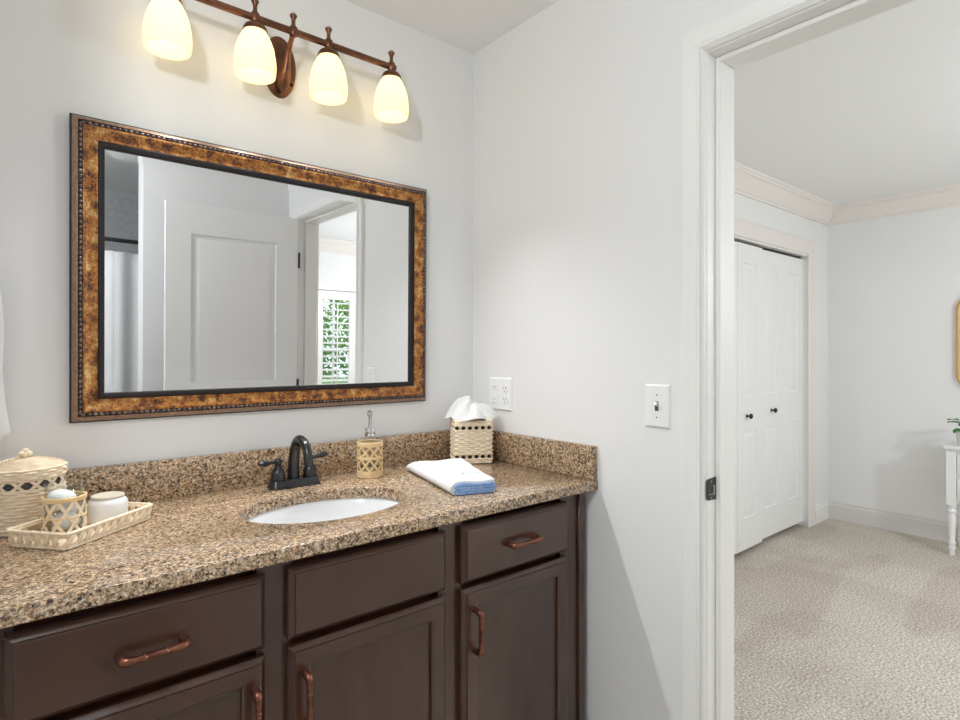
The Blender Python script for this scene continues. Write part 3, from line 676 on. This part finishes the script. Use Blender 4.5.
# glass tumbler in the tray
gl = thing('glass_holder', 'clear glass in an openwork rattan sleeve, standing in the tray', 'glass', (-1.2965, -.236, CT+.0065))
R = .0350; H = .106
MB().lathe([(.0001, 0), (R-.003, 0), (R, .003), (R, H-.003), (R+.0008, H-.0015), (R-.0012, H), (R-.0034, H-.0015), (R-.0026, H-.003), (R-.0024, .006), (.0001, .006)], n=40).build('tumbler', 'glass', gl)
b = MB()
for k in range(8):
    a0 = 2*PI*k/8
    for s in (-1, 1):
        pts = []; nr = []
        for q in range(9):
            f = q/8; a = a0+s*f*2*PI/8*1.5; o = R+.0008+(.0012 if (s > 0) else 0); pts.append((o*math.cos(a), o*math.sin(a), .002+.071*f)); nr.append((math.cos(a), math.sin(a), 0))
        strip(b, pts, nr, .0062, .0012)
path_tube(b, circ(R+.002), .003, .002, 60); slv = b.build('lattice_sleeve', 'wick2', gl)
b = MB(); path_tube(b, circ(R+.0025), .073, .0028, 60, 0, 9); path_tube(b, circ(R+.0028), .0775, .0028, 60, 0, 7); path_tube(b, circ(R+.002), .038, .0018, 60, .001, 9); b.build('rattan_band', 'rattan', gl)
for i, (x, y, z, r, lab) in enumerate(((-.004, -.004, .074, .024, 'white cotton ball topmost in the rattan sleeved glass'), (.003, -.004, .026, .0245, 'white cotton ball low at the front of the rattan sleeved glass'), (.009, .011, .050, .017, 'small white cotton ball at the back of the rattan sleeved glass'))):
    o = MB().ball((0, 0, 0), r, 20, 14, (1.12, 1, .78)).build('cotton_ball', 'cotton', None, loc=(-1.2965+x, -.236+y, CT+.0065+z), rot=(.2*i, .3-.2*i, i))
    tag(o, lab, 'cotton ball', 'cotton balls in the glass')
# white ceramic jar
cj = thing('ceramic_jar', 'small white ceramic jar with a cream lid, in the woven tray', 'jar', (-1.2145, -.2005, CT+.0065))
R = .0390
MB().lathe([(.0001, 0), (R-.006, 0), (R-.001, .004), (R, .010), (R, .043), (R-.002, .050), (R-.007, .055), (R-.010, .0565), (.0001, .0565)], n=40).build('jar_body', 'cer', cj)
MB().lathe([(.0001, .0562), (R-.0085, .0562), (R-.0065, .0575), (R-.0065, .0605), (R-.008, .0615), (R-.012, .0610), (R-.014, .0595), (.0001, .0595)], n=40).build('jar_lid', 'cream', cj)

# soap dispenser
sd = thing('soap_dispenser', 'glass soap pump in a woven rattan sleeve, right of the faucet', 'soap dispenser', (-.5095, -.118, CT))
R = .0365
MB().lathe([(.0001, .001), (R-.002, .001), (R, .003), (R, .112), (R-.004, .119), (R-.014, .124), (.014, .126), (.014, .129), (.0001, .129)], n=36).build('bottle', 'glass', sd)
b = MB()
for k in range(9):
    a0 = 2*PI*k/9
    for (za, zb) in ((.022, .058), (.058, .022), (.062, .096), (.096, .062)):
        pts = []; nr = []
        for q in range(7):
            f = q/6; a = a0+f*2*PI/9; o = R+.0012+(.001 if zb > za else 0); pts.append((o*math.cos(a), o*math.sin(a), za+(zb-za)*f)); nr.append((math.cos(a), math.sin(a), 0))
        strip(b, pts, nr, .0056, .0014)
for i in range(6): path_tube(b, circ(R+.0018), .003+.0034*i, .0021, 48)
for i in range(4): path_tube(b, circ(R+.0018), .0975+.0034*i, .0021, 48)
path_tube(b, circ(R+.0022), .0585, .0024, 48); path_tube(b, circ(R+.0022), .0625, .0024, 48)
b.build('rattan_sleeve', 'rattan', sd)
MB().lathe([(.0001, .127), (.0155, .127), (.0165, .129), (.0165, .150), (.015, .152), (.0075, .153), (.006, .155), (.0001, .155)], n=28).build('pump_collar', 'chrome', sd)
MB().lathe([(.0035, .006), (.0035, .126)], n=10).build('dip_tube', 'glass', sd)
b = MB().lathe([(.0001, .152), (.0055, .152), (.0052, .176), (.0062, .188), (.0080, .198), (.0080, .204), (.0001, .206)], n=20)
b.tube(bez((0, 0, .199), (-.008, -.010, .201), (-.017, -.022, .201), (-.021, -.027, .195), 8), [.005, .005, .005, .0048, .0046, .0044, .0042, .004, .0038], 10)
b.build('pump_head', 'chrome', sd)

# tissue box
TA = -math.radians(28)
tb = thing('tissue_box', 'square woven tissue box with a white tissue, in the counter corner', 'tissue box', (-.1085, -.1240, CT), TA)
sq = squircle(.0665, .0515, .009)
b = weave(MB(), sq, .034, .116, 11, 24, .0024, .004, nn=6, sk=.95); b.box(-.06, .06, -.046, .046, 0, .003); b.build('woven_side', 'wick', tb, ang=60)
b = MB(); weave(b, sq, .001, .016, 2, 24, .0022, .004); b.build('woven_foot', 'wick', tb, ang=60)
for z in (.016, .116):
    b = MB(); NL = 20; hh = .018
    for k in range(NL):
        a0 = 2*PI*k/NL
        for s in (-1, 1):
            pts = []; nr = []
            for q in range(4):
                f = q/3; a = a0+s*(f-.5)*2*PI/NL*.55; x, y, nx, ny = sq(a); pts.append((x, y, z+hh*f)); nr.append((nx, ny, 0))
            strip(b, pts, nr, .0045, .0022)
    path_tube(b, sq, z+.0005, .0028, 150, .001, 60); path_tube(b, sq, z+hh, .0028, 150, .001, 60)
    b.build('openwork_band', 'wick2', tb)
sqi = squircle(.060, .045, .007); b = MB()
b.loft([[(sqi(2*PI*j/60)[0], sqi(2*PI*j/60)[1], z) for j in range(60)] for z in (.004, .140)], cap=False).build('box_lining', 'soil', tb)
b = MB(); weave(b, sq, .134, .151, 2, 24, .0022, .004); 
b.loft([[(sq(2*PI*j/60)[0]*f, sq(2*PI*j/60)[1]*f, .151) for j in range(60)] for f in (1, .35)], cap=False)
b.build('woven_top', 'wick', tb, ang=60)
random.seed(5)
b = MB(); na = 120; nr = 22; rings = []
for i in range(nr+1):
    f = i/nr; ring = []
    for j in range(na):
        a = 2*PI*j/na
        fold = abs(math.sin(2.5*a+.7+1.2*f))*.55+abs(math.sin(4.5*a+2.1-.8*f))*.35+.2*math.sin(9*a+4*f)
        lobe = 1+.16*math.sin(3*a+.4)+.10*math.sin(5*a+2)
        r = (.004+.077*f**.85)*lobe
        pk = .080*(1-f**1.25)*(.80+.20*math.cos(a-2.6))
        z = .1535+pk+(.032*fold-.011)*math.sin(PI*min(f*1.02, 1))**.8*(.45+f*.6)+.006*f*f*math.sin(4*a+1)
        ring.append((r*math.cos(a)*1.08, r*math.sin(a)*.82, z))
    rings.append(ring)
b.loft(rings, cap=False); b.add(rings[0], [tuple(range(na))])
tis = b.build('tissue', 'tiss', tb, ang=180)
sm = tis.modifiers.new('thick', 'SOLIDIFY'); sm.thickness = .0008

# folded hand towel: one sheet folded in a serpentine, extruded along its length; blue hem at the near end
tw = thing('folded_towel', 'folded white hand towel with blue edging, right of the sink', 'towel', (-.35, -.31, CT))
BL, BR, FL, FR = (-.372, -.125), (-.196, -.185), (-.462, -.487), (-.338, -.528)
def foot(u, v):
    u = 1-u
    x = (BL[0]*(1-u)+BR[0]*u)*(1-v)+(FL[0]*(1-u)+FR[0]*u)*v; y = (BL[1]*(1-u)+BR[1]*u)*(1-v)+(FL[1]*(1-u)+FR[1]*u)*v; return x+.35, y+.31
def serp(nl, t):
    c = []; R = t/2            # centre line in (u metres along width 0..1 normalised, z)
    zc = [t*(.5+i) for i in range(nl)]
    for i in range(nl):
        xs_ = [0.06+.88*q/8 for q in range(9)]
        if i % 2: xs_ = xs_[::-1]
        for x in xs_: c.append((x, zc[i], 0))
        if i < nl-1:
            s = 1 if i % 2 == 0 else -1; xe = xs_[-1]
            for q in range(1, 6):
                aa = -PI/2+PI*q/6; c.append((xe+s*.055*math.cos(aa), zc[i]+R+R*math.sin(aa), 0))
    return c
def towel_mesh(v0, v1, nv, nl, t, th, inset=0., lift=0.):
    c = [(.5+(x-.5)*(1-inset), z+lift, q) for x, z, q in serp(nl, t)]; mb = MB(); n = len(c); outs = []
    for side in (1, -1):
        o = []
        for i, (x, z, _) in enumerate(c):
            a = c[max(i-1, 0)]; d_ = c[min(i+1, n-1)]; tx, tz = (d_[0]-a[0])*.15, d_[1]-a[1]; l = math.hypot(tx, tz) or 1
            o.append((x-side*tz/l*th/2/.15, z+side*tx/l*th/2))
        outs.append(o)
    prof = outs[0]+outs[1][::-1]; rings = []
    for q in range(nv+1):
        v = v0+(v1-v0)*q/nv; drop = max(0, (.10-v)/.10); ring = []
        for (u, z) in prof:
            x, y = foot(u, v); zz = z*(1-.22*drop**2-.10*max(0, (u-.8)/.2)**2-.06*max(0, (.15-u)/.15)**2)+.0012*math.sin(9*u+7*v)*(z/(nl*t))*1.2+ .0008*math.sin(23*v+5*u)*(z/(nl*t))
            ring.append((x, y, max(zz, .0004)))
        rings.append(ring)
    mb.loft(rings, cap=True); return mb
towel_mesh(0, .985, 30, 2, .0178, .0166).build('towel_body', 'tow', tw, ang=60)
towel_mesh(.9851, 1.0, 3, 4, .0072, .0058, .09, .0012).build('blue_hem', 'blue', tw, ang=60)

b = MB()
for k, (u0, v0, u1, v1, w) in enumerate(((.45, .74, .60, .66, .05), (.55, .76, .74, .68, -.04), (.66, .79, .84, .72, .05), (.60, .70, .70, .84, .03), (.50, .66, .58, .79, -.03))):
    pts = []
    for q in range(9):
        f = q/8; u = u0+(u1-u0)*f+w*math.sin(2*PI*f); v = v0+(v1-v0)*f; x, y = foot(1-u, v); pts.append((x, y, .0362+(.0012*math.sin(9*u+7*v)*1.2+.0008*math.sin(23*v+5*u))))
    b.tube(pts, .0011, 6)
b.build('embroidery', mat('embroidery_thread', (.55, .68, .88), .8), tw)

# hand towel on a ring at the left edge of the picture
ht = thing('hanging_towel', 'white hand towel hanging at the left edge beside the mirror', 'towel', (-1.469, 0, 1.08))
b = MB(); rings = []
for q in range(31):
    f = q/30; z = .375*(1-f)
    w = .064+.008*f+.006*max(0, f-.55)+.004*math.sin(7*f); dpt = .030+.012*f
    cx = .006*f; ring = []
    if f > .93: w -= .02*((f-.93)/.07)**2
    for j in range(44):
        a = 2*PI*j/44; k = 1+.10*math.sin(4*a+1.2)*(.4+.6*f)
        ring.append((cx+w*k*math.cos(a), -.052+dpt*k*math.sin(a), z-.02*f*(1 if False else 0)+.012*f*math.sin(a*1+1.0)))
    rings.append(ring)
b.loft(rings).build('towel_cloth', 'tow', ht, ang=70)
tg = thing('towel_ring', 'dark metal towel ring on the wall left of the mirror, outside the picture', 'towel ring', (-1.472, 0, 1.50))
MB().lathe([(.0001, .012), (.018, .012), (.024, .006), (.025, 0), (.0001, 0)], n=24, mtx=Matrix.Rotation(PI/2, 4, 'X')).build('mount', 'black', tg)
MB().tube([(0, 0, 0), (0, -.052, 0)], .006, 12).build('post', 'black', tg)
MB().tube([(.05*math.sin(2*PI*k/36), -.052, -.05+.05*math.cos(2*PI*k/36)) for k in range(36)], .004, 8, closed=True).build('ring', 'black', tg)

# ------------------------------------------------------------------ shower rod and curtain (seen in the mirror)
RY, RZ = -2.42, 1.925
b = MB().tube([(-2.449, RY, RZ), (-.001, RY, RZ)], .0125, 14)
rod = tag(b.build('shower_rod', 'black'), 'dark shower curtain rod, seen in the mirror', 'curtain rod')
cu = thing('shower_curtain', 'white shower curtain hanging from the dark rod, seen in the mirror', 'curtain', (-1.3, RY, .12))
b = MB(); rows = []; nx = 150
for q in range(13):
    z = 1.735*q/12; row = []
    for i in range(nx+1):
        x = -.72+1.33*i/nx; row.append((x, .020*math.sin(x*43)*(1-.25*q/12)+.008*math.sin(x*17+1), z))
    rows.append(row)
b.loft(rows, cap=False, closed=False)
o = b.build('curtain_cloth', 'curt', cu, ang=180); o.modifiers.new('thick', 'SOLIDIFY').thickness = .002
for k in range(9):
    x = -.70+1.29*k/8
    MB().tube([(x, .030*math.sin(2*PI*q/16), 1.78+.045*math.cos(2*PI*q/16)) for q in range(16)], .002, 6, closed=True).build('curtain_ring', 'black', cu)

# ------------------------------------------------------------------ bedroom furniture at the right edge
ct = thing('console_table', 'white console table with turned legs against the far bedroom wall', 'table', (3.425, -1.22, 0))
TW, TD = .45, .155
b = MB().loft([rrect(0, 0, TD-.004, TW-.004, .012, .662), rrect(0, 0, TD-.002, TW-.002, .012, .668), rrect(0, 0, TD+.008, TW+.012, .012, .674), rrect(0, 0, TD+.012, TW+.016, .012, .682), rrect(0, 0, TD+.012, TW+.016, .012, .690), rrect(0, 0, TD+.008, TW+.012, .012, .695)])
b.build('table_top', 'tpaint', ct, ang=35)
b = MB().box(-TD+.02, TD, -TW+.02, TW-.02, .34, .664); b.build('drawer_case', 'tpaint', ct)
LEG = [(r*.84, z) for r, z in [(.0001, 0), (.016, 0), (.019, .012), (.016, .022), (.021, .034), (.025, .048), (.019, .060), (.025, .068), (.025, .082), (.018, .092), (.021, .125), (.026, .20), (.027, .24), (.022, .262), (.030, .272), (.030, .286), (.022, .294), (.030, .304), (.030, .320)]]
for sx in (-1, 1):
    for sy in (-1, 1):
        b = MB().lathe(LEG, (sx*(TD-.03), sy*(TW-.026), 0), 22).box(sx*(TD-.03)-.026, sx*(TD-.03)+.026, sy*(TW-.026)-.026, sy*(TW-.026)+.026, .318, .664, .002, 1)
        b.build('leg', 'tpaint', ct)
for z0, z1 in ((.515, .645), (.36, .50)):
    for y0, y1 in ((-TW+.056, -.01), (.01, TW-.056)):
        d = MB().box(-TD+.006, -TD+.025, y0, y1, z0, z1, .004, 2).build('drawer', 'tpaint', ct)
        MB().lathe([(.0001, .03), (.012, .028), (.015, .02), (.007, .012), (.007, 0)], n=16, mtx=Matrix.Translation((-TD+.006, (y0+y1)/2, (z0+z1)/2)) @ Matrix.Rotation(-PI/2, 4, 'Y')).build('knob', 'steel', d)
wm = thing('round_cornered_mirror', 'gold framed mirror with rounded corners on the far bedroom wall', 'mirror', (FX, -1.06, 1.03))
def pill(d, q, hw=.30, h=.67, r=.12, n=10):
    pts = []
    for (sx, sz, a0) in ((1, 1, 0), (-1, 1, PI/2), (-1, 0, PI), (1, 0, 1.5*PI)):
        for i in range(n+1):
            a = a0+PI/2*i/n; pts.append((-q, (sx*(hw-r))+(r-d)*math.cos(a), (h-r if sz else r)+(r-d)*math.sin(a)))
    return pts
MB().loft([pill(0, 0), pill(0, .022), pill(.003, .026), pill(.010, .026), pill(.013, .022), pill(.013, .006)], cap=False).build('gold_frame', 'gold', wm, ang=35)
MB().loft([pill(.012, .004), pill(.012, .008)], cap=True).build('mirror_glass', 'mirror', wm)
pp = thing('potted_plant', 'small green leafy plant in a pale pot on the console table', 'plant', (3.38, -.842, .695))
MB().lathe([(.0001, 0), (.030, 0), (.034, .004), (.043, .075), (.043, .080), (.039, .080), (.036, .070), (.0001, .070)], n=28).build('plant_pot', 'pot', pp)
MB().lathe([(.0001, .072), (.036, .070)], n=20).build('soil', 'soil', pp)
random.seed(11)
for k in range(11):
    a = k*2.4+.9; ln = .03+.03*random.random(); up = .015+.10*random.random()
    p0 = Vector((.008*math.cos(a), .008*math.sin(a), .07)); p1 = Vector((ln*math.cos(a)*.75, ln*math.sin(a)*.75, .07+up)); dr = Vector((math.cos(a), math.sin(a), -.15+.5*random.random())).normalized()
    sd_ = Vector((-math.sin(a), math.cos(a), 0)); w = .024+.008*random.random(); b = MB(); b.tube([p0, p0.lerp(p1, .5)+Vector((0, 0, .012)), p1], .0014, 6)
    rings = []
    for q in range(9):
        f = q/8; c0 = p1+dr*f*.062+Vector((0, 0, -.016*f*f)); ww = w*math.sin(PI*min(max(f, .03), .97))**.75
        rings.append([c0-sd_*ww+Vector((0, 0, .004*math.sin(f*9))), c0+Vector((0, 0, -.004)), c0+sd_*ww+Vector((0, 0, .004*math.sin(f*9)))])
    b.loft(rings, cap=False, closed=False); o = b.build('leaf', 'leaf', pp, ang=180); o.modifiers.new('thick', 'SOLIDIFY').thickness = .0009

# ------------------------------------------------------------------ outdoors behind the window
b = MB().box(-6, 12, -16, WY-.13, -.45, -.35); tag(b.build('ground', 'lawn'), 'lawn outside the bedroom window', 'ground', kind='structure')
def tree(x, y, h, r, seed, lab):
    random.seed(seed); t = thing('garden_tree', lab, 'tree', (x, y, -.35), group=None)
    MB().tube([(0, 0, 0), (.05, .02, h*.3), (-.04, 0, h*.6)], [.10, .08, .04], 10).build('trunk', 'bark', t)
    b = MB()
    for k in range(2600):
        u = random.random(); th = random.random()*2*PI; ph = math.acos(2*random.random()-1); rr = r*(.35+.65*u**.4)
        c = Vector((rr*math.sin(ph)*math.cos(th), rr*math.sin(ph)*math.sin(th)*.8, h*.58+rr*math.cos(ph)*h*.42/r))
        d = Vector((random.gauss(0, 1), random.gauss(0, 1), random.gauss(0, 1))).normalized(); e = d.orthogonal().normalized(); l = .07+.05*random.random()
        b.add([c, c+d*l*.5+e*l*.28, c+d*l, c+d*l*.5-e*l*.28], [(0, 1, 2), (0, 2, 3)])
    b.build('foliage', 'tree', t, smooth=False)
tree(2.15, -6.9, 3.4, 1.05, 1, 'nearer bright green tree outside, seen in the mirror between the shutter louvers')
tree(3.9, -10.2, 4.6, 1.5, 2, 'tall green tree outside the window, farther back, behind the nearer one')
tree(.2, -8.2, 3.0, 1.0, 3, 'low green tree outside the window, on the far side of the view')
